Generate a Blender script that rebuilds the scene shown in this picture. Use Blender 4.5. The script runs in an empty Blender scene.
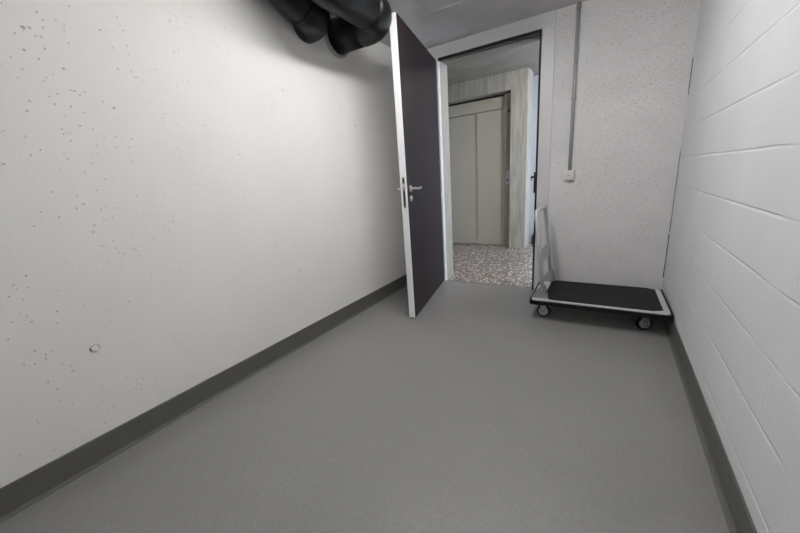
import bpy, bmesh, math, random
from mathutils import Vector, Matrix
random.seed(7)
PI = math.pi
S = bpy.context.scene
COL = S.collection

# ------------------------------------------------------------------ room measures (metres)
W, D, H = 2.354, 3.388, 2.43          # inner width, depth to the door wall, height
Y0 = -1.5                             # wall behind the camera
XL, XR, XO0, XO1, ZH = 0.365, 1.335, 0.268, 1.439, 2.322   # door opening / frame outline
YB = 3.61                             # corridor side of the door wall
YE, ZC = 5.32, 2.56                   # lift wall, corridor ceiling
XC0, XC1 = -2.2, 3.0                  # corridor ends
YA = 5.85                             # wall at the back of the niche

# ------------------------------------------------------------------ materials
def srgb(r, g, b):
    f = lambda c: (c/255/12.92) if c/255 <= .04045 else ((c/255+.055)/1.055)**2.4
    return (f(r), f(g), f(b), 1)

class NT:
    def __init__(s, name):
        s.m = bpy.data.materials.new(name); s.m.use_nodes = True
        s.t = s.m.node_tree; s.b = s.t.nodes['Principled BSDF']
        s.co = None
    def n(s, typ, **kw):
        nd = s.t.nodes.new(typ)
        for k, v in kw.items():
            if k in nd.inputs: nd.inputs[k].default_value = v
            else: setattr(nd, k, v)
        return nd
    def l(s, a, b): s.t.links.new(a, b)
    def coord(s, scale=(1, 1, 1), loc=(0, 0, 0)):
        tc = s.n('ShaderNodeTexCoord'); mp = s.n('ShaderNodeMapping')
        mp.inputs['Scale'].default_value = scale; mp.inputs['Location'].default_value = loc
        s.l(tc.outputs['Object'], mp.inputs['Vector']); return mp.outputs['Vector']
    def noise(s, vec, scale, detail=4, rough=.55):
        nd = s.n('ShaderNodeTexNoise'); nd.inputs['Scale'].default_value = scale
        nd.inputs['Detail'].default_value = detail; nd.inputs['Roughness'].default_value = rough
        s.l(vec, nd.inputs['Vector']); return nd.outputs['Fac']
    def ramp(s, fac, stops):
        nd = s.n('ShaderNodeValToRGB'); e = nd.color_ramp.elements
        while len(e) < len(stops): e.new(.5)
        for el, (p, c) in zip(e, stops):
            el.position = p; el.color = c if len(c) == 4 else (*c, 1)
        s.l(fac, nd.inputs['Fac']); return nd.outputs['Color']
    def math(s, op, a, b=None, c=None):
        nd = s.n('ShaderNodeMath', operation=op)
        for i, v in enumerate((a, b, c)):
            if v is None: continue
            if isinstance(v, (int, float)): nd.inputs[i].default_value = v
            else: s.l(v, nd.inputs[i])
        return nd.outputs[0]
    def mix(s, fac, a, b):
        nd = s.n('ShaderNodeMix', data_type='RGBA')
        for i, v in ((0, fac), (6, a), (7, b)):
            if isinstance(v, (tuple, float, int)): nd.inputs[i].default_value = v
            else: s.l(v, nd.inputs[i])
        return nd.outputs[2]
    def bump(s, h, dist, strength=1):
        nd = s.n('ShaderNodeBump'); nd.inputs['Distance'].default_value = dist
        nd.inputs['Strength'].default_value = strength
        s.l(h, nd.inputs['Height']); s.l(nd.outputs['Normal'], s.b.inputs['Normal'])
    def base(s, c, rough=.6, metal=0, spec=.5):
        if isinstance(c, tuple): s.b.inputs['Base Color'].default_value = c
        else: s.l(c, s.b.inputs['Base Color'])
        s.b.inputs['Roughness'].default_value = rough
        s.b.inputs['Metallic'].default_value = metal
        s.b.inputs['Specular IOR Level'].default_value = spec

def plain(name, rgb, rough=.5, metal=0, spec=.5, var=.04, scale=30, bump=0):
    t = NT(name); c = srgb(*rgb); v = t.coord()
    f = t.noise(v, scale)
    lo = tuple(x*(1-var) for x in c[:3]); hi = tuple(min(1, x*(1+var)) for x in c[:3])
    t.base(t.ramp(f, [(.3, lo), (.7, hi)]), rough, metal, spec)
    if bump: t.bump(f, bump)
    return t.m

def m_left():
    t = NT('painted_smooth_concrete'); v = t.coord()
    big = t.noise(v, 1.7, 3); fine = t.noise(v, 60, 5)
    t.base(t.ramp(big, [(.3, srgb(233, 232, 229)), (.7, srgb(238, 237, 234))]), .6, 0, .35)
    # fields of pinhole pores, thicker in some areas than in others
    w_ = t.n('ShaderNodeTexVoronoi'); w_.inputs['Scale'].default_value = 95; t.l(v, w_.inputs['Vector'])
    sp = t.n('ShaderNodeSeparateColor'); t.l(w_.outputs['Color'], sp.inputs[0])
    where = t.math('GREATER_THAN', t.math('ADD', sp.outputs[0], t.math('MULTIPLY', t.noise(v, 6, 3, .6), .35)), 1.155)
    hole = t.math('MULTIPLY', where, t.ramp(w_.outputs['Distance'], [(.12, (1, 1, 1)), (.34, (0, 0, 0))]))
    t.bump(t.math('SUBTRACT', t.math('MULTIPLY', fine, .18), hole), .006, .9); return t.m
def m_back():
    t = NT('painted_rough_concrete'); v = t.coord((1, 1, 1.6))
    a = t.noise(v, 26, 6, .7); b = t.noise(v, 90, 5, .7); g = t.noise(v, 2.2, 4)
    pits = t.ramp(t.noise(t.coord((1, 1, 3.2), (3, 1, 2)), 36, 6, .68), [(.57, (1, 1, 1)), (.70, (0, 0, 0))])
    h = t.math('ADD', t.math('MULTIPLY', a, .6), t.math('MULTIPLY', b, .35))
    h2 = t.math('ADD', h, t.math('MULTIPLY', pits, .55))
    c = t.ramp(g, [(.35, srgb(226, 225, 224)), (.7, srgb(234, 233, 232))])
    t.base(t.mix(t.math('MULTIPLY', t.math('SUBTRACT', 1, pits), .11), c, srgb(150, 148, 145)), .65, 0, .3); t.bump(h2, .0075, .9); return t.m
def m_right():
    t = NT('painted_blockwork')
    tc = t.n('ShaderNodeTexCoord'); sx = t.n('ShaderNodeSeparateXYZ'); t.l(tc.outputs['Object'], sx.inputs[0])
    nz = t.noise(tc.outputs['Object'], 5, 3)
    y = t.math('ADD', sx.outputs['Y'], t.math('MULTIPLY', t.math('SUBTRACT', nz, .5), .010))
    z = t.math('ADD', t.math('SUBTRACT', sx.outputs['Z'], -.0113 + .4 - .4), t.math('MULTIPLY', t.math('SUBTRACT', nz, .5), .008))
    cb = t.n('ShaderNodeCombineXYZ'); t.l(y, cb.inputs[0]); t.l(z, cb.inputs[1])
    br = t.n('ShaderNodeTexBrick'); br.offset = .5; br.squash = 1
    for k, val in (('Scale', 1), ('Mortar Size', .0042), ('Mortar Smooth', .55), ('Bias', 0), ('Brick Width', .5), ('Row Height', .2)):
        br.inputs[k].default_value = val
    t.l(cb.outputs[0], br.inputs['Vector'])
    # the paint has nearly filled the upright joints; the bed joints are struck: a ledge that faces up under a sharp lip
    zz = t.math('MULTIPLY', t.math('FRACT', t.math('DIVIDE', t.math('ADD', z, .006), .2)), .2)
    bed = t.ramp(t.math('DIVIDE', zz, .02), [(0, (0, 0, 0)), (.52, (1, 1, 1)), (.66, (0, 0, 0))])
    wear = t.ramp(t.noise(tc.outputs['Object'], 2.6, 4, .65), [(.42, (.06, .06, .06)), (.60, (1, 1, 1))])
    mort = t.math('ADD', t.math('MULTIPLY', br.outputs['Fac'], .10), t.math('MULTIPLY', bed, wear))
    fine = t.noise(tc.outputs['Object'], 70, 5)
    h = t.math('SUBTRACT', t.math('MULTIPLY', fine, .12), mort)
    t.base(t.ramp(t.noise(tc.outputs['Object'], 3, 3), [(.3, srgb(222, 222, 225)), (.7, srgb(227, 227, 230))]), .55, 0, .35)
    t.bump(h, .0048, .9); return t.m
def m_floor():
    t = NT('grey_floor_coating'); v = t.coord()
    big = t.noise(v, 1.3, 5, .6); mid = t.noise(v, 7, 5, .6); fine = t.noise(v, 130, 4, .7)
    f = t.math('ADD', t.math('MULTIPLY', big, .65), t.math('MULTIPLY', mid, .35))
    c = t.ramp(f, [(.34, srgb(131, 130, 128)), (.5, srgb(136, 135, 133)), (.66, srgb(143, 142, 140))])
    sp = t.ramp(t.noise(v, 210, 2, .5), [(.66, (0, 0, 0)), (.74, (1, 1, 1))])
    c2 = t.mix(t.math('MULTIPLY', sp, .25), c, srgb(165, 165, 160))
    grain = t.noise(v, 62, 4, .75)
    c3 = t.mix(t.ramp(grain, [(.38, (0, 0, 0)), (.62, (1, 1, 1))]), srgb(125, 124, 122), srgb(146, 145, 143))
    c2 = t.mix(.40, c2, c3)
    t.base(c2, .42, 0, .5)
    rr = t.ramp(mid, [(.3, (.32, .32, .32)), (.7, (.42, .42, .42))]); t.l(rr, t.b.inputs['Roughness'])
    t.bump(t.math('ADD', fine, grain), .0025, .5); return t.m
def m_concrete(name, lo, hi, streak=(9, 9, .7)):
    t = NT(name); v = t.coord(streak); u = t.coord()
    a = t.noise(v, 4, 6, .65); b = t.noise(u, 40, 5, .6)
    t.base(t.ramp(a, [(.3, srgb(*lo)), (.7, srgb(*hi))]), .75, 0, .25)
    t.bump(t.math('ADD', t.math('MULTIPLY', a, .6), t.math('MULTIPLY', b, .4)), .004, .6); return t.m
def m_terrazzo():
    t = NT('terrazzo'); v = t.coord()
    vo = t.n('ShaderNodeTexVoronoi'); vo.inputs['Scale'].default_value = 48; t.l(v, vo.inputs['Vector'])
    sep = t.n('ShaderNodeSeparateColor'); t.l(vo.outputs['Color'], sep.inputs[0])
    c = t.ramp(sep.outputs[0], [(0, srgb(70, 58, 52)), (.25, srgb(122, 108, 99)), (.5, srgb(160, 148, 140)),
                                (.72, srgb(94, 84, 80)), (.86, srgb(226, 222, 218))])
    vd = t.n('ShaderNodeTexVoronoi'); vd.feature = 'DISTANCE_TO_EDGE'; vd.inputs['Scale'].default_value = 48; t.l(v, vd.inputs['Vector'])
    e = t.ramp(vd.outputs['Distance'], [(.06, (0, 0, 0)), (.14, (1, 1, 1))])
    t.base(t.mix(e, srgb(132, 124, 117), c), .26, 0, .5); return t.m
def m_emit(name, rgb, strength):
    t = NT(name); t.base(srgb(240, 240, 240), .5)
    t.b.inputs['Emission Color'].default_value = rgb; t.b.inputs['Emission Strength'].default_value = strength
    return t.m

M = dict(
    left=m_left(), back=m_back(), right=m_right(), floor=m_floor(),
    base=plain('dark_grey_base_coating', (98, 97, 92), .5, 0, .4, .05, 12, .0008),
    ceil=m_concrete('ceiling_concrete', (196, 195, 195), (210, 209, 209), (1.2, 1.2, 1.2)),
    frame=plain('frame_grey_paint', (216, 215, 217), .38, 0, .45, .02),
    seal=plain('black_rubber_seal', (18, 18, 20), .6),
    leaf_edge=plain('white_door_edge', (236, 236, 238), .35, 0, .45, .02),
    laminate=plain('aubergine_laminate', (45, 36, 41), .45, 0, .16, .03, 8),
    steel=plain('brushed_steel', (228, 226, 222), .28, 1, .5, .04, 60),
    dsteel=plain('dull_steel', (176, 174, 170), .42, 1, .5, .05, 60),
    dark=plain('dark_recess', (26, 25, 26), .7),
    foam=plain('black_pipe_foam', (13, 13, 15), .42, 0, .3, .06, 14, .001),
    collar=plain('pipe_collar_grey', (170, 170, 166), .5, 0, .4),
    conc=m_concrete('corridor_concrete', (142, 139, 131), (182, 178, 168)),
    jamb=m_concrete('jamb_concrete', (152, 150, 141), (172, 170, 161)),
    corrceil=m_concrete('corridor_ceiling_concrete', (128, 124, 115), (154, 149, 139), (1, 7, 1)),
    lift=plain('beige_lift_paint', (188, 182, 168), .42, 0, .4, .02),
    lift2=plain('beige_lift_frame', (150, 142, 130), .45, 0, .4, .02),
    liftgap=plain('lift_shadow_gap', (70, 64, 58), .6),
    terr=m_terrazzo(),
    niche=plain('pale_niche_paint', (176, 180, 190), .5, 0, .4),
    trolley=plain('light_grey_trolley_paint', (192, 194, 195), .36, 0, .5, .02),
    rubber=plain('black_rubber', (14, 14, 15), .6, 0, .3, .08, 40),
    zinc=plain('zinc_plated_steel', (172, 176, 180), .36, .85, .5, .06, 50),
    hub=plain('grey_wheel_hub', (196, 196, 195), .4),
    switch=plain('white_switch_plastic', (224, 223, 219), .35, 0, .5, .01),
    conduit=plain('grey_conduit_plastic', (166, 166, 166), .45, 0, .4, .02),
    housing=plain('white_lamp_housing', (225, 225, 225), .45),
    canister=plain('dark_canister', (58, 58, 62), .4), lid=plain('grey_canister_lid', (165, 165, 168), .35),
    tube=m_emit('lamp_tube_glow', (1.0, .99, .975, 1), 44.5), fill_tube=m_emit('added_fill_glow', (1.0, .99, .975, 1), 10.0),
    ctube=m_emit('corridor_lamp_glow', (1.0, .96, .90, 1), 76.0),
    day=m_emit('frosted_daylight_pane', (.70, .81, 1.0, 1), 6.5),
)

def m_mat():
    t = NT('ribbed_black_mat'); v = t.coord((90, 90, 90))
    ck = t.n('ShaderNodeTexVoronoi'); ck.inputs['Scale'].default_value = 1; t.l(v, ck.inputs['Vector'])
    t.base(srgb(25, 24, 25), .62, 0, .25); t.bump(ck.outputs['Distance'], .001, .6); return t.m
M['mat'] = m_mat()

# ------------------------------------------------------------------ mesh helpers
def B(): return bmesh.new()
def box(bm, x0, x1, y0, y1, z0, z1, mi=0, bev=0):
    vs = [bm.verts.new((x, y, z)) for x in (x0, x1) for y in (y0, y1) for z in (z0, z1)]
    fs = [(0, 1, 3, 2), (4, 6, 7, 5), (0, 4, 5, 1), (2, 3, 7, 6), (0, 2, 6, 4), (1, 5, 7, 3)]
    out = [bm.faces.new([vs[i] for i in f]) for f in fs]
    for f in out: f.material_index = mi
    if bev:
        ed = list({e for f in out for e in f.edges})
        bmesh.ops.bevel(bm, geom=ed, offset=bev, segments=2, profile=.6, affect='EDGES')
    return vs
def prism(bm, pts, mp, t0, t1, mi=0):
    """pts: 2D outline; mp(u, v, t) -> xyz; extruded from t0 to t1"""
    a = [bm.verts.new(mp(u, v, t0)) for u, v in pts]; b = [bm.verts.new(mp(u, v, t1)) for u, v in pts]
    fs = [bm.faces.new(a[::-1]), bm.faces.new(b)]; n = len(pts)
    for i in range(n): fs.append(bm.faces.new((a[i], a[(i+1) % n], b[(i+1) % n], b[i])))
    for f in fs: f.material_index = mi
    return fs
def sweep(bm, pts, r, seg=16, mi=0, cap=True):
    pts = [Vector(p) for p in pts]; rings = []
    t0 = (pts[1]-pts[0]).normalized()
    up = Vector((0, 0, 1)) if abs(t0.z) < .9 else Vector((1, 0, 0))
    nrm = (up - t0*up.dot(t0)).normalized()
    for i, p in enumerate(pts):
        if i == 0: t = t0
        elif i == len(pts)-1: t = (pts[i]-pts[i-1]).normalized()
        else: t = ((pts[i]-pts[i-1]).normalized()+(pts[i+1]-pts[i]).normalized()).normalized()
        nrm = (nrm - t*nrm.dot(t)).normalized(); bn = t.cross(nrm)
        rr = r[i] if isinstance(r, (list, tuple)) else r
        rings.append([bm.verts.new(p + (nrm*math.cos(2*PI*k/seg)+bn*math.sin(2*PI*k/seg))*rr) for k in range(seg)])
    for a, b in zip(rings, rings[1:]):
        for k in range(seg):
            f = bm.faces.new((a[k], a[(k+1) % seg], b[(k+1) % seg], b[k])); f.material_index = mi; f.smooth = True
    if cap:
        for rg in (rings[0][::-1], rings[-1]):
            f = bm.faces.new(rg); f.material_index = mi
def arc(c, u, v, R, a0, a1, n=10):
    c, u, v = Vector(c), Vector(u), Vector(v)
    return [c + u*R*math.cos(a0+(a1-a0)*i/n) + v*R*math.sin(a0+(a1-a0)*i/n) for i in range(n+1)]
def lathe(bm, prof, c, axis, seg=24, mi=0):
    """prof: (radius, offset along axis)"""
    c, ax = Vector(c), Vector(axis).normalized()
    u = ax.orthogonal().normalized(); v = ax.cross(u); rings = []
    for r, h in prof:
        if r < 1e-6: rings.append([bm.verts.new(c+ax*h)])
        else: rings.append([bm.verts.new(c+ax*h+(u*math.cos(2*PI*k/seg)+v*math.sin(2*PI*k/seg))*r) for k in range(seg)])
    for a, b in zip(rings, rings[1:]):
        for k in range(seg):
            q = [a[k % len(a)], a[(k+1) % len(a)], b[(k+1) % len(b)], b[k % len(b)]]
            q = [x for i, x in enumerate(q) if x not in q[:i]]
            if len(q) > 2:
                f = bm.faces.new(q); f.material_index = mi; f.smooth = True
def obj(name, bm, mats, parent=None, recalc=True):
    if recalc: bmesh.ops.recalc_face_normals(bm, faces=bm.faces[:])
    me = bpy.data.meshes.new(name); bm.to_mesh(me); bm.free()
    for m in (mats if isinstance(mats, (list, tuple)) else [mats]): me.materials.append(m)
    o = bpy.data.objects.new(name, me); COL.objects.link(o)
    if parent: o.parent = parent
    return o
def tag(o, label, cat, group=None):
    o['label'] = label; o['category'] = cat; o['kind'] = 'thing'
    if group: o['group'] = group
    return o
def root(name, loc, rz=0):
    o = bpy.data.objects.new(name, None); COL.objects.link(o)
    o.location = loc; o.rotation_euler = (0, 0, rz); o.empty_display_size = .1
    return o
def struct(o, label, cat):
    o['kind'] = 'structure'; o['label'] = label; o['category'] = cat; return o

# ------------------------------------------------------------------ camera (solved from the photograph's straight lines)
pitch, yaw, roll, fpx = 0.2536, 0.5731, 0.0727, 329.9
CAM = Vector((1.9253, 0, 1.1705))
fw = Vector((-math.sin(yaw)*math.cos(pitch), math.cos(yaw)*math.cos(pitch), -math.sin(pitch)))
r0 = Vector((math.cos(yaw), math.sin(yaw), 0)); d0 = fw.cross(r0)
rt = r0*math.cos(roll)+d0*math.sin(roll); dn = -r0*math.sin(roll)+d0*math.cos(roll)
cam = bpy.data.objects.new('camera', bpy.data.cameras.new('camera')); COL.objects.link(cam)
mw = Matrix((rt, -dn, -fw)).transposed().to_4x4(); mw.translation = CAM
cam.matrix_world = mw
cam.data.sensor_width = 36; cam.data.lens = fpx/800*36; cam.data.clip_start = .02
S.camera = cam

# ------------------------------------------------------------------ left wall: a grid of cells, each pore a real dent
CELL = .04
PORES = [  # (y, z, radius) of the pores and form-tie holes one can pick out
]
def pix(x, y):   # a measured spot of the photograph, carried to the left wall's plane
    d = rt*((x-400)/fpx) + dn*((y-266.5)/fpx) + fw
    t = -CAM.x/d.x; q = CAM + d*t; return q.y, q.z
SPOTS = [(69, 6, 5), (22, 24, 9), (27, 27, 6), (24, 50, 7), (64, 69, 6), (118, 69, 5), (156, 69, 5), (150, 71, 4), (182, 79, 5), (187, 82, 4),
    (74, 91, 6), (114, 108, 6), (81, 126, 6), (31, 157, 6), (3, 164, 5), (131, 139, 5), (204, 126, 5), (27, 111, 6), (46, 78, 4),
    (150, 169, 4), (91, 155, 4), (225, 29, 6), (76, 208, 5), (136, 196, 5), (93, 233, 6), (66, 261, 4), (13, 286, 6), (56, 312, 7),
    (45, 355, 6), (46, 382, 5), (73, 370, 6), (20, 455, 6), (12, 322, 5), (8, 341, 6), (155, 289, 5), (129, 302, 5), (238, 213, 5),
    (173, 221, 5), (149, 266, 4), (165, 266, 4), (53, 450, 4), (17, 425, 4), (73, 405, 4), (127, 378, 4), (192, 359, 5), (267, 166, 7),
    (239, 154, 6), (203, 125, 5), (278, 204, 6), (238, 214, 5), (276, 244, 6), (154, 115, 4), (340, 109, 6), (244, 197, 5),
    (372, 69, 11), (355, 126, 9), (283, 90, 6), (140, 140, 4), (40, 150, 4), (60, 170, 4), (100, 30, 4), (43, 20, 4), (45, 49, 5), (298, 275, 6)]
cells = {}
Y1G = Y0 + CELL*math.ceil((D-Y0)/CELL)
def cell_of(y, z): return int((y-Y0)//CELL), int(z//CELL)
for px, py, r in SPOTS:
    y, z = pix(px, py); cells.setdefault(cell_of(y, z), []).append((y, z, r*.00085, 'pore'))
TIES = [pix(93, 344.5), pix(3, 3), pix(298, 272), pix(260, 22)]
for (y, z), r in zip(TIES, (.019, .015, .012, .013)):
    cells[cell_of(y, z)] = [(y, z, r, 'tie')]
ny, nz_ = int(round((Y1G-Y0)/CELL)), int(math.ceil(H/CELL))
rp = random.Random(3)
for i in range(ny):
    for j in range(nz_):
        yc = Y0+(i+.5)*CELL
        p = .035 if yc < 1.3 else .012
        if (i, j) not in cells and rp.random() < p:
            cells[(i, j)] = [(yc+rp.uniform(-.012, .012), (j+.5)*CELL+rp.uniform(-.012, .012), rp.choice((.0014, .0018, .0024, .003, .0036)), 'pore')]
bm = B()
gv = {}
def G(i, j):
    if (i, j) not in gv: gv[(i, j)] = bm.verts.new((0, Y0+i*CELL, j*CELL))
    return gv[(i, j)]
def dent(i, j, y, z, r, kind):
    y = min(max(y, Y0+i*CELL+r*1.25+.001), Y0+(i+1)*CELL-r*1.25-.001); z = min(max(z, j*CELL+r*1.25+.001), (j+1)*CELL-r*1.25-.001)
    if kind == 'tie':
        n = 24; prof = [(1, 0), (.86, .0036), (.68, .0042), (.60, .0008), (.2, .0006), (.14, .002)]; jit = .03; sq = 1
    else:
        n = 8; prof = [(1, 0), (.8, r*.8), (.45, r*1.5)]; jit = .22; sq = rp.uniform(.6, 1)
    a0 = 0 if kind == 'tie' else 0
    jr = [1+rp.uniform(-jit, jit) for _ in range(n)]
    rings = []
    for k, d in prof:
        rings.append([bm.verts.new((-d, y+r*k*jr[q]*math.cos(2*PI*q/n), z+r*sq*k*jr[q]*math.sin(2*PI*q/n))) for q in range(n)])
    cs = [G(i+1, j+1), G(i, j+1), G(i, j), G(i+1, j)]          # corners at 45, 135, 225, 315 degrees
    for c in range(4):
        q0 = n//8 + c*n//4; q1 = q0 + n//4
        bm.faces.new([cs[c]] + [cs[(c+1) % 4]] + [rings[0][q % n] for q in range(q1, q0-1, -1)])
    for a, b in zip(rings, rings[1:]):
        for q in range(n): bm.faces.new((a[q], a[(q+1) % n], b[(q+1) % n], b[q]))
    bm.faces.new(rings[-1])
for i in range(ny):
    for j in range(nz_):
        if (i, j) in cells: dent(i, j, *cells[(i, j)][0])
        else: bm.faces.new((G(i, j), G(i+1, j), G(i+1, j+1), G(i, j+1)))
bmesh.ops.recalc_face_normals(bm, faces=bm.faces[:])
if sum(f.normal.x for f in bm.faces) < 0: bmesh.ops.reverse_faces(bm, faces=bm.faces[:])
bm.faces.ensure_lookup_table()
box(bm, -.25, -.03, Y0-.2, YB, -.05, H+.2)
struct(obj('wall_left', bm, M['left'], recalc=False), 'long white painted concrete wall with small pores and form tie holes', 'wall')

# ------------------------------------------------------------------ the other walls, floor, ceiling
bm = B(); box(bm, W, W+.2, Y0-.2, YB, -.05, H+.2)
struct(obj('wall_right', bm, M['right']), 'white painted block wall with long bed joints, right of the trolley', 'wall')
bm = B()
box(bm, -.03, XL-.03, D, YB-.0, -.05, H+.2); box(bm, XR+.03, W+.2, D, YB, -.05, H+.2); box(bm, XL-.03, XR+.03, D, YB, ZH+.03, H+.2)
struct(obj('wall_back', bm, M['back']), 'rough white concrete wall around the doorway and behind the trolley', 'wall')
bm = B(); box(bm, -.2, W+.2, Y0-.2, Y0, -.05, H+.2)
struct(obj('wall_front', bm, M['back']), 'white wall behind the camera', 'wall')
bm = B(); box(bm, -.2, W+.2, Y0-.2, D+.012, -.15, 0)
struct(obj('floor', bm, M['floor']), 'grey coated floor of the storage room', 'floor')
bm = B(); box(bm, -.2, W+.2, Y0-.2, D+.1, H, H+.2)
for k in range(6): box(bm, 0, W, 2.735-.72*k-.004, 2.735-.72*k+.004, H-.002, H+.01)
for x, y0, y1 in ((.755, 2.735, D), (1.75, 2.735, D), (.25, 2.015, 2.735), (1.25, 2.015, 2.735)): box(bm, x-.003, x+.003, y0, y1, H-.002, H+.01)
box(bm, .32, .47, 3.19, 3.29, H-.006, H+.01, bev=.003)
struct(obj('ceiling', bm, M['ceil']), 'grey concrete ceiling with formwork board seams', 'ceiling')

def base_strip(name, x0, x1, y0, y1, along, label):
    bm = B(); h = .126
    # a coved strip: thin upstand with a small fillet at the floor
    t = .006
    prof = [(0, 0), (.022, 0), (.012, .004), (t, .013), (t, h-.003), (t*.6, h), (0, h)]
    if along == 'y': mp = (lambda u, v, s: (x0 + u*(1 if x1 > x0 else -1), s, v)); prism(bm, prof, mp, y0, y1)
    else: mp = (lambda u, v, s: (s, y0 - u, v)); prism(bm, prof, mp, x0, x1)
    return struct(obj(name, bm, M['base']), label, 'baseboard')
base_strip('baseboard_left', 0, 1, Y0, D, 'y', 'dark grey coved base strip along the left concrete wall')
base_strip('baseboard_right', W, 0, Y0, D, 'y', 'dark grey coved base strip along the right block wall')
base_strip('baseboard_back', XO1, W, D, 0, 'x', 'dark grey coved base strip behind the trolley')

# shrinkage gaps in the right back corner
bm = B()
for (z0, z1, w) in ((2.36, 2.43, .003), (1.63, 1.87, .0028), (.62, 1.24, .0022), (.235, .60, .0045)):
    n = 6
    for k in range(n):
        a, b = z0+(z1-z0)*k/n, z0+(z1-z0)*(k+1)/n
        ww = w*(.75+.5*rp.random())
        box(bm, W-ww-.0006, W+.001, D-.0022, D+.001, a, b)
struct(obj('trim_1', bm, M['dark']), 'thin dark shrinkage gaps up the right back corner', 'crack')

# ------------------------------------------------------------------ door frame (trim_2), threshold (trim_3)
bm = B(); yf = D-.014
box(bm, XO0, XL, yf, D+.04, 0, ZH+.107, bev=.002); box(bm, XR, XO1, yf, D+.10, 0, ZH+.107, bev=.002)
box(bm, XL-.001, XR+.001, yf+.0008, D+.10, ZH, ZH+.107)
fr = struct(obj('trim_2', bm, M['frame']), 'light grey steel door frame reaching up to the ceiling', 'door frame')
bm = B()
box(bm, XR-.020, XR, D+.002, D+.018, 0, ZH-.02); box(bm, XL, XR, D+.002, D+.024, ZH-.022, ZH)
obj('seal', bm, M['seal'], fr)
bm = B(); box(bm, XR-.034, XR-.019, D+.004, D+.014, .97, 1.16)
sp = obj('strike_plate', bm, M['seal'], fr); sp['label'] = 'dark strike plate'
bm = B(); box(bm, XR-.062, XR-.033, D+.005, D+.013, 1.105, 1.125); box(bm, XR-.062, XR-.054, D+.005, D+.013, 1.085, 1.1255)
obj('strike_lip', bm, M['seal'], sp)
# lining of the opening behind the frame
bm = B()
box(bm, XL-.03, XL-.001, D+.0405, YB+.004, 0, ZH-.014); box(bm, XR+.003, XR+.03, D+.101, YB+.004, 0, ZH-.014)
struct(obj('trim_4', bm, M['jamb']), 'pale concrete jambs of the doorway behind the steel frame', 'jamb')
bm = B(); box(bm, XL-.03, XR+.03, D+.101, YB+.004, ZH-.014, ZH+.03)
struct(obj('trim_5', bm, M['corrceil']), 'grey concrete lintel underside of the doorway', 'lintel')
bm = B(); box(bm, XL, XR, D+.012, D+.034, -.05, .003, bev=.001)
struct(obj('trim_3', bm, M['dsteel']), 'narrow metal threshold strip in the doorway', 'threshold')

# ------------------------------------------------------------------ the open door leaf
dl = root('door_1', (.352, 3.368, 0)); u = Vector((.196, -.981, 0)).normalized()
dl.rotation_euler = (0, 0, math.atan2(u.y, u.x))          # local +x runs along the leaf, local +y is its far... visible face
struct(dl, 'open dark aubergine door leaf with a white edge', 'door')
L, T, ZB, ZT = 1.10, .055, .013, 2.305
# local y: the visible (right hand) face is at y = 0 side +; thickness runs to -y (towards the left wall)
bm = B()
box(bm, 0, L, -T+.0012, -.0012, ZB, ZT, bev=.0015)
obj('leaf_core', bm, M['leaf_edge'], dl)
for nm, y0, y1, mt in (('face_panel', -.0014, .0004, 'laminate'), ('face_panel', -T-.0004, -T+.0014, 'leaf_edge')):  # unseen room-side face is made white to bounce light onto the left wall
    bm = B(); box(bm, .001, L-.003, y0, y1, ZB+.002, ZT-.002); obj(nm, bm, M[mt], dl)
bm = B(); box(bm, 0.001, L-.001, -T*.5-.004, -T*.5+.004, ZB-.008, ZB+.002); obj('bottom_seal', bm, M['seal'], dl)
# lock in the free edge
bm = B(); box(bm, L-.0005, L+.0012, -T*.5-.011, -T*.5+.011, .955, 1.195)
lk = obj('lock_plate', bm, M['dsteel'], dl)
bm = B(); prism(bm, [(0, -.007), (.011, -.007), (.004, .007), (0, .007)], lambda a, b, t: (L+.001+a, -T*.5+b, t), 1.115, 1.145)
obj('latch', bm, M['steel'], lk)
bm = B(); box(bm, L+.0005, L+.0018, -T*.5-.006, -T*.5+.006, 1.15, 1.185); box(bm, L+.0005, L+.0018, -T*.5-.006, -T*.5+.006, .97, 1.09)
obj('bolt_slot', bm, M['dark'], lk)
ZHd, XHd = 1.104, L-.075
for s, y0 in ((1, .0004), (-1, -T-.0004)):
    bm = B()
    lathe(bm, [(0, 0), (.026, 0), (.026, .006), (.023, .009), (0, .009)], (XHd, y0, ZHd), (0, s, 0), 24)
    p = [Vector((XHd, y0+s*.004, ZHd)), Vector((XHd, y0+s*.036, ZHd))]
    p += arc((XHd-.014, y0+s*.036, ZHd), (1, 0, 0), (0, s, 0), .014, 0, PI/2, 6)[1:]
    p += [Vector((XHd-.05, y0+s*.051, ZHd-.005)), Vector((XHd-.09, y0+s*.052, ZHd-.003)), Vector((XHd-.135, y0+s*.050, ZHd+.002))]
    sweep(bm, p, [.0095]*(len(p)-3)+[.0095, .0098, .0085], 12)
    hd = obj('door_handle', bm, M['steel'], dl)
    bm = B()
    lathe(bm, [(0, 0), (.025, 0), (.025, .005), (.022, .008), (.010, .008), (.010, .014), (0, .014)], (XHd, y0, ZHd-.078), (0, s, 0), 24)
    obj('lock_cylinder', bm, M['steel'], dl)

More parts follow.
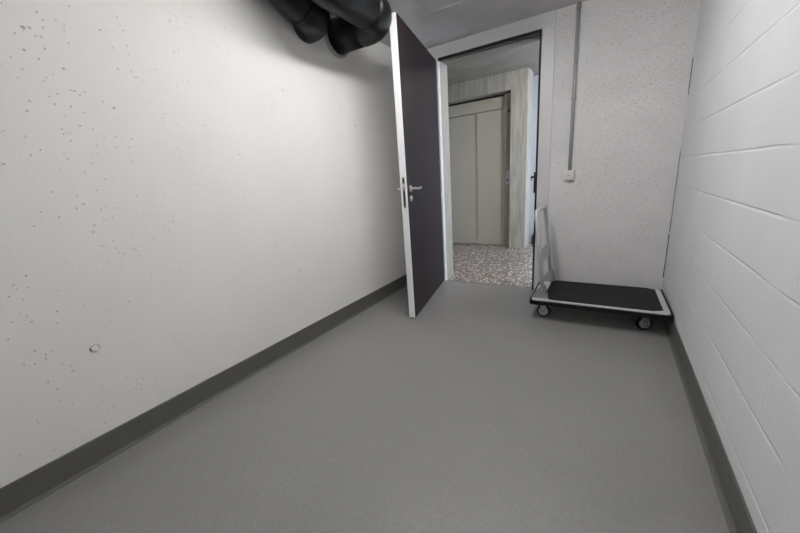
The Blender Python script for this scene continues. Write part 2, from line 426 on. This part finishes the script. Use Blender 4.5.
# ------------------------------------------------------------------ black insulated pipes under the ceiling
def pipe(name, start, xr, yw, z, r, R, label, rise=None):
    """start: points from above the ceiling down to the run; the run turns by an elbow into the left wall at (yw, z)"""
    off = Vector((xr, yw, z)); rt_ = root(name, off)
    bm = B()
    run = [Vector(p)-off for p in start] + [Vector((xr, yw-R, z))-off]
    sweep(bm, run, r, 40); obj('straight_insulation', bm, M['foam'], rt_)
    bm = B()
    d = (run[-1]-run[-2]).normalized()
    pts = [run[-1]-d*.05] + arc(Vector((xr-R, yw-R, z))-off, (1, 0, 0), (0, 1, 0), R, 0, PI/2, 10)
    xe = max(xr-R-.03, .004); pts += [Vector((xe, yw, z))-off]
    sweep(bm, pts, r*1.015, 40); obj('elbow_insulation', bm, M['foam'], rt_)
    if xe > .02:
        bm = B(); sweep(bm, [Vector((xe+.01, yw, z))-off, Vector((.003, yw, z))-off], r*.985, 40)
        obj('wall_section', bm, M['foam'], rt_)
        bm = B(); lathe(bm, [(r*.99, 0), (r+.020, 0), (r+.020, .022), (r*.99, .022), (r*.99, 0)], Vector((.001, yw, z))-off, (1, 0, 0), 40)
        c_ = obj('wall_collar', bm, M['collar'], rt_); c_['label'] = 'pale grey collar on the wall'
    tag(rt_, label, 'pipe')
pipe('insulated_pipe', [(.19, 1.20, 2.53), (.16, 1.72, 2.325)], .155, 1.965, 2.287, .120, .125,
     'black foam insulated pipe hugging the left wall, left one of the two')
pipe('insulated_pipe', [(.462, 1.50, 2.62)] + [(.462, 1.72-.20*math.cos(a), 2.49-.20*math.sin(a)) for a in (.35, .7, 1.05, 1.35, PI/2)],
     .462, 2.295, 2.29, .120, .17, 'black foam insulated pipe bending into a grey wall collar, nearer to the door')

# ------------------------------------------------------------------ light switch with its conduit
sw = root('light_switch', (1.600, D, 1.113))
bm = B(); box(bm, -.041, .041, -.040, -.0005, -.041, .041, bev=.005); obj('switch_box', bm, M['switch'], sw)
bm = B(); box(bm, -.030, .030, -.045, -.039, -.030, .030, bev=.003); rk = obj('rocker', bm, M['switch'], sw)
bm = B(); box(bm, -.011, .011, -.0458, -.0447, -.006, .001); obj('indicator_mark', bm, M['dsteel'], rk)
tag(sw, 'white surface mounted light switch on the back wall under the grey conduit', 'light switch')
cd = root('cable_conduit', (1.602, D, 1.155))
bm = B(); sweep(bm, [(0, -.0145, .0), (0, -.0145, H-1.155-.002)], .0138, 16); obj('tube', bm, M['conduit'], cd)
for z in (.585, 1.245):
    bm = B(); box(bm, -.020, .020, -.004, -.0005, z-.008, z+.008); lathe(bm, [(.0140, -.007), (.0160, -.007), (.0160, .007), (.0140, .007)], (0, -.0162, z), (0, 0, 1), 16)
    obj('clip', bm, M['conduit'], cd)
tag(cd, 'grey vertical cable conduit from the light switch up to the ceiling', 'conduit')

# ------------------------------------------------------------------ platform trolley
TW, TD, TZ = .918, .60, .175
tr = root('platform_trolley', (1.430, 2.638, 0), math.radians(1.1))
tag(tr, 'light grey folding platform trolley with a black mat, parked along the back wall', 'trolley')
def rrect(x0, x1, y0, y1, r, n=5):
    out = []
    for cx, cy, a in ((x1-r, y0+r, -PI/2), (x1-r, y1-r, 0), (x0+r, y1-r, PI/2), (x0+r, y0+r, PI)):
        out += [(cx+r*math.cos(a+PI/2*k/n), cy+r*math.sin(a+PI/2*k/n)) for k in range(n+1)]
    return out
bm = B()
fs = prism(bm, rrect(.016, TW-.016, .016, TD-.016, .03), lambda a, b, t: (a, b, t), TZ-.038, TZ)
top = fs[1]; bmesh.ops.bevel(bm, geom=list(top.edges), offset=.005, segments=3, affect='EDGES')
obj('deck', bm, M['trolley'], tr)
bm = B()
o_, i_ = rrect(0, TW, 0, TD, .035), rrect(.0165, TW-.0165, .0165, TD-.0165, .0298)
for (za, zb) in ((TZ-.038, TZ-.006),):
    vo0 = [bm.verts.new((a, b, za)) for a, b in o_]; vo1 = [bm.verts.new((a, b, zb)) for a, b in o_]
    vi0 = [bm.verts.new((a, b, za)) for a, b in i_]; vi1 = [bm.verts.new((a, b, zb)) for a, b in i_]
    n = len(o_)
    for k in range(n):
        q = (k+1) % n
        for A_, B_ in ((vo0, vo1), (vi1, vi0), (vo1, vi1), (vi0, vo0)): bm.faces.new((A_[k], A_[q], B_[q], B_[k]))
obj('bumper', bm, M['rubber'], tr)
bm = B()
x0, x1, y0, y1, cx_, cy_ = .104, .866, .050, .572, .055, .032
prism(bm, [(x0+cx_, y0), (x1-cx_, y0), (x1, y0+cy_), (x1, y1-cy_), (x1-cx_, y1), (x0+cx_, y1), (x0, y1-cy_), (x0, y0+cy_)],
      lambda a, b, t: (a, b, t), TZ-.0005, TZ+.004)
obj('rubber_mat', bm, M['mat'], tr)
# folding handle
hy0, hy1, hz, hx0, hx1 = .078, .552, .866, .096, .022
bm = B()
zb = TZ+.012; sl = (hx1-hx0)/(hz-zb); R = .06
X = lambda z: hx0+sl*(z-zb)
p = [Vector((hx0, hy0, zb)), Vector((X(hz-R-.15), hy0, hz-R-.15))]
p += [Vector((X(v.z), v.y, v.z)) for v in arc((0, hy0+R, hz-R), (0, -1, 0), (0, 0, 1), R, 0, PI/2, 8)]
p += [Vector((X(v.z), v.y, v.z)) for v in arc((0, hy1-R, hz-R), (0, 0, 1), (0, 1, 0), R, 0, PI/2, 8)]
p += [Vector((X(hz-R-.15), hy1, hz-R-.15)), Vector((hx0, hy1, zb))]
sweep(bm, p, .0165, 16)
hd = obj('push_handle', bm, M['trolley'], tr)
bm = B(); za, zc = .435, .545
prism(bm, [(hy0+.008, za), (hy1-.008, za), (hy1-.008, zc), (hy0+.008, zc)], lambda a, b, t: (X(b)+t, a, b), -.004, .004)
obj('crossbar', bm, M['trolley'], hd)
for yb, s in ((hy0, -1), (hy1, 1)):
    bm = B()
    prism(bm, [(-.082, -.002), (.034, -.002), (.034, .018), (.012, .105), (-.016, .105), (-.082, .012)],
          lambda a, b, t: (hx0+a, yb+s*(.016+t), TZ+b), 0, .004)
    prism(bm, [(-.082, -.002), (.034, -.002), (.034, .018), (.012, .105), (-.016, .105), (-.082, .012)],
          lambda a, b, t: (hx0+a, yb-s*(.016+t), TZ+b), 0, .004)
    box(bm, hx0-.06, hx0+.04, yb-.02, yb+.02, TZ-.001, TZ+.004)
    br = obj('handle_bracket', bm, M['zinc'], tr)
    for a, b in ((-.010, .062), (-.020, .026)):
        bm = B(); lathe(bm, [(0, 0), (.008, 0), (.008, .005), (.005, .007), (0, .007)], (hx0+a, yb+s*.020, TZ+b), (0, s, 0), 12)
        obj('bracket_bolt', bm, M['dsteel'], br)
def caster(cx, cy, ang, name='caster'):
    c = Vector((cx, cy, 0)); R_ = .05; a = Vector((math.cos(ang), math.sin(ang), 0)); n = Vector((-a.y, a.x, 0))
    mp = lambda p, q, t: tuple(c + a*p + n*t + Vector((0, 0, q)))
    bm = B()
    prism(bm, [(-.045, TZ-.044), (.045, TZ-.044), (.045, TZ-.038), (-.045, TZ-.038)], mp, -.04, .04)
    lathe(bm, [(0, TZ-.052), (.030, TZ-.052), (.030, TZ-.044), (0, TZ-.044)], c, (0, 0, 1), 20)
    for t0, t1 in ((-.026, -.022), (.022, .026)):
        prism(bm, [(-.016, R_-.010), (-.012, R_-.016), (.012, R_-.016), (.016, R_-.010), (.026, TZ-.052), (-.026, TZ-.052)], mp, t0, t1)
    prism(bm, [(-.026, TZ-.056), (.026, TZ-.056), (.026, TZ-.051), (-.026, TZ-.051)], mp, -.026, .026)
    f = obj(name, bm, M['zinc'], tr)
    bm = B(); ctr = c+Vector((0, 0, R_))
    lathe(bm, [(.036, -.016), (.046, -.016), (.0498, -.011), (.0498, .011), (.046, .016), (.036, .016)], ctr, n, 32, 0)
    lathe(bm, [(0, -.017), (.012, -.019), (.014, -.013), (.033, -.012), (.041, -.0165), (.041, .0165), (.033, .012), (.014, .013), (.012, .019), (0, .017)], ctr, n, 32, 1)
    w = obj('wheel', bm, [M['rubber'], M['hub']], f)
    bm = B(); lathe(bm, [(0, -.030), (.007, -.030), (.007, .030), (0, .030)], ctr, n, 10); obj('axle', bm, M['dsteel'], f)
caster(.098, .118, 0); caster(.772, .125, .30); caster(.098, .48, 0); caster(.772, .48, -.2)

# ------------------------------------------------------------------ corridor with lift beyond the door
bm = B(); box(bm, XC0-.2, XC1+.2, D+.034, YB, -.15, 0); box(bm, XC0-.2, XC1+.2, YB, YA+.1, -.15, 0)
struct(obj('floor_corridor', bm, M['terr']), 'speckled brown and grey terrazzo floor of the corridor', 'floor')
bm = B(); box(bm, XC0-.2, XC1+.2, YB-.01, YA+.1, ZC, ZC+.2)
for x in (-.9, .1, 1.1, 2.1): box(bm, x-.004, x+.004, YB, YA, ZC-.003, ZC+.01)
for y in (4.25, 4.8): box(bm, XC0, XC1, y-.004, y+.004, ZC-.003, ZC+.01)
struct(obj('ceiling_corridor', bm, M['corrceil']), 'grey board marked concrete ceiling of the corridor', 'ceiling')
EX1, EZ = .600, 2.325
bm = B()
box(bm, EX1, .838, YE, YE+.32, 0, ZC); box(bm, EX1, .80, YE+.31, YA+.1, 0, ZC); box(bm, XC0, EX1, YE, YE+.3, EZ, ZC); box(bm, XC0, -.72, YE, YE+.3, 0, EZ)
struct(obj('wall_far', bm, M['conc']), 'bare concrete lift wall across the corridor with its pillar edge', 'wall')
bm = B(); box(bm, .795, XC1+.2, YA, YA+.1, 0, ZC)
struct(obj('wall_niche', bm, M['niche']), 'white niche wall in bluish daylight right of the lift pillar', 'wall')
bm = B(); box(bm, XC0-.2, XC0, YB, YE+.3, 0, ZC); struct(obj('wall_corridor_left', bm, M['conc']), 'concrete end wall of the corridor', 'wall')
bm = B()
wy0, wy1, wz0, wz1 = 4.0, 5.7, .15, 2.3
box(bm, XC1, XC1+.2, YB, wy0, 0, ZC); box(bm, XC1, XC1+.2, wy1, YA, 0, ZC); box(bm, XC1, XC1+.2, wy0, wy1, 0, wz0); box(bm, XC1, XC1+.2, wy0, wy1, wz1, ZC)
struct(obj('wall_corridor_right', bm, M['niche']), 'white end wall of the corridor around the window', 'wall')
bm = B(); box(bm, XC1+.06, XC1+.07, wy0+.05, wy1-.05, wz0+.05, wz1-.05)
wn = obj('window_1', bm, M['day']); struct(wn, 'frosted daylight window at the corridor end', 'window')
bm = B()
for a in ((wy0, wy0+.05, wz0, wz1), (wy1-.05, wy1, wz0, wz1), (wy0+.05, wy1-.05, wz0, wz0+.05), (wy0+.05, wy1-.05, wz1-.05, wz1)): box(bm, XC1+.04, XC1+.09, *a)
obj('window_frame', bm, M['frame'], wn)
# lift landing door set back in its opening
lf = root('door_2', (0, YE, 0)); struct(lf, 'beige sliding lift doors in the concrete wall across the corridor', 'lift door')
yd = .175
bm = B(); box(bm, -.72, EX1, yd+.07, yd+.09, 0, EZ); obj('shadow_gap', bm, M['liftgap'], lf)
bm = B(); box(bm, .485, EX1-.001, .10, yd+.065, .001, EZ-.02, bev=.003); box(bm, -.719, -.60, .10, yd+.065, .001, EZ-.02, bev=.003)
fr2 = obj('lift_frame', bm, M['lift2'], lf)
bm = B(); box(bm, -.599, .484, yd-.01, yd+.05, 2.122, EZ-.035, bev=.003); obj('header_panel', bm, M['lift'], lf)
for x0, x1, y in ((-.597, .050, yd+.022), (.03, .482, yd)):
    bm = B(); box(bm, x0, x1, y, y+.018,   .012, 2.114, bev=.002); obj('sliding_panel', bm, M['lift'], lf)
bm = B(); box(bm, -.599, .484, yd-.02, yd+.06, 0, .010); obj('sill', bm, M['dsteel'], lf)
bm = B(); box(bm, .515, .570, .092, .102, 1.00, 1.20, bev=.002); cp = obj('call_panel', bm, M['dsteel'], lf)
bm = B(); lathe(bm, [(0, 0), (.014, 0), (.014, .005), (0, .005)], (.5425, .092, 1.06), (0, -1, 0), 16); obj('call_button', bm, M['dark'], cp)
bm = B(); lathe(bm, [(0, 0), (.019, 0), (.019, .008), (0, .008)], (.552, .101, 2.060), (0, -1, 0), 16); obj('indicator_lamp', bm, M['liftgap'], lf)

# small canister on the corridor floor beside the pillar
cn = root('canister', (.925, 5.72, 0))
bm = B(); lathe(bm, [(0, 0), (.058, 0), (.062, .01), (.062, .13), (.055, .15), (0, .15)], (0, 0, 0), (0, 0, 1), 24); obj('body', bm, M['canister'], cn)
bm = B(); lathe(bm, [(0, .15), (.05, .15), (.05, .185), (.03, .205), (0, .205)], (.0, 0, 0), (0, 0, 1), 24); obj('lid', bm, M['lid'], cn)
tag(cn, 'small dark canister with a grey lid on the corridor floor behind the lift pillar', 'canister')

# ------------------------------------------------------------------ lamps
def batten(x, y, z, ln, mat, label, along='y'):
    r = root('ceiling_light', (x, y, z), 0 if along == 'y' else PI/2)
    bm = B(); box(bm, -.04, .04, -ln/2+.03, ln/2-.03, -.020, 0, bev=.004); obj('housing', bm, M['housing'], r)
    bm = B(); box(bm, -.065, .065, -ln/2, ln/2, -.075, -.0205, bev=.014); obj('diffuser', bm, mat, r)
    tag(r, label, 'lamp')
batten(1.19, 1.70, H, 1.0, M['tube'], 'bright linear ceiling light in the middle of the storage room')
batten(1.16, -.60, H, 1.0, M['fill_tube'], 'added dim fill light, unseen behind the camera at the near end of the storage room')  # added fill lamp out of view, evens out the room light
batten(1.75, 4.25, ZC, .6, M['ctube'], 'short linear ceiling light of the corridor', 'x')

# ------------------------------------------------------------------ world and view
w = bpy.data.worlds.new('world'); S.world = w; w.use_nodes = True
w.node_tree.nodes['Background'].inputs[0].default_value = (.6, .75, 1, 1)
w.node_tree.nodes['Background'].inputs[1].default_value = .3
S.view_settings.view_transform = 'Standard'; S.view_settings.look = 'None'
S.view_settings.gamma = 1; S.view_settings.use_curve_mapping = False
S.view_settings.exposure = 0.0
S.cycles.max_bounces = 16; S.cycles.diffuse_bounces = 14
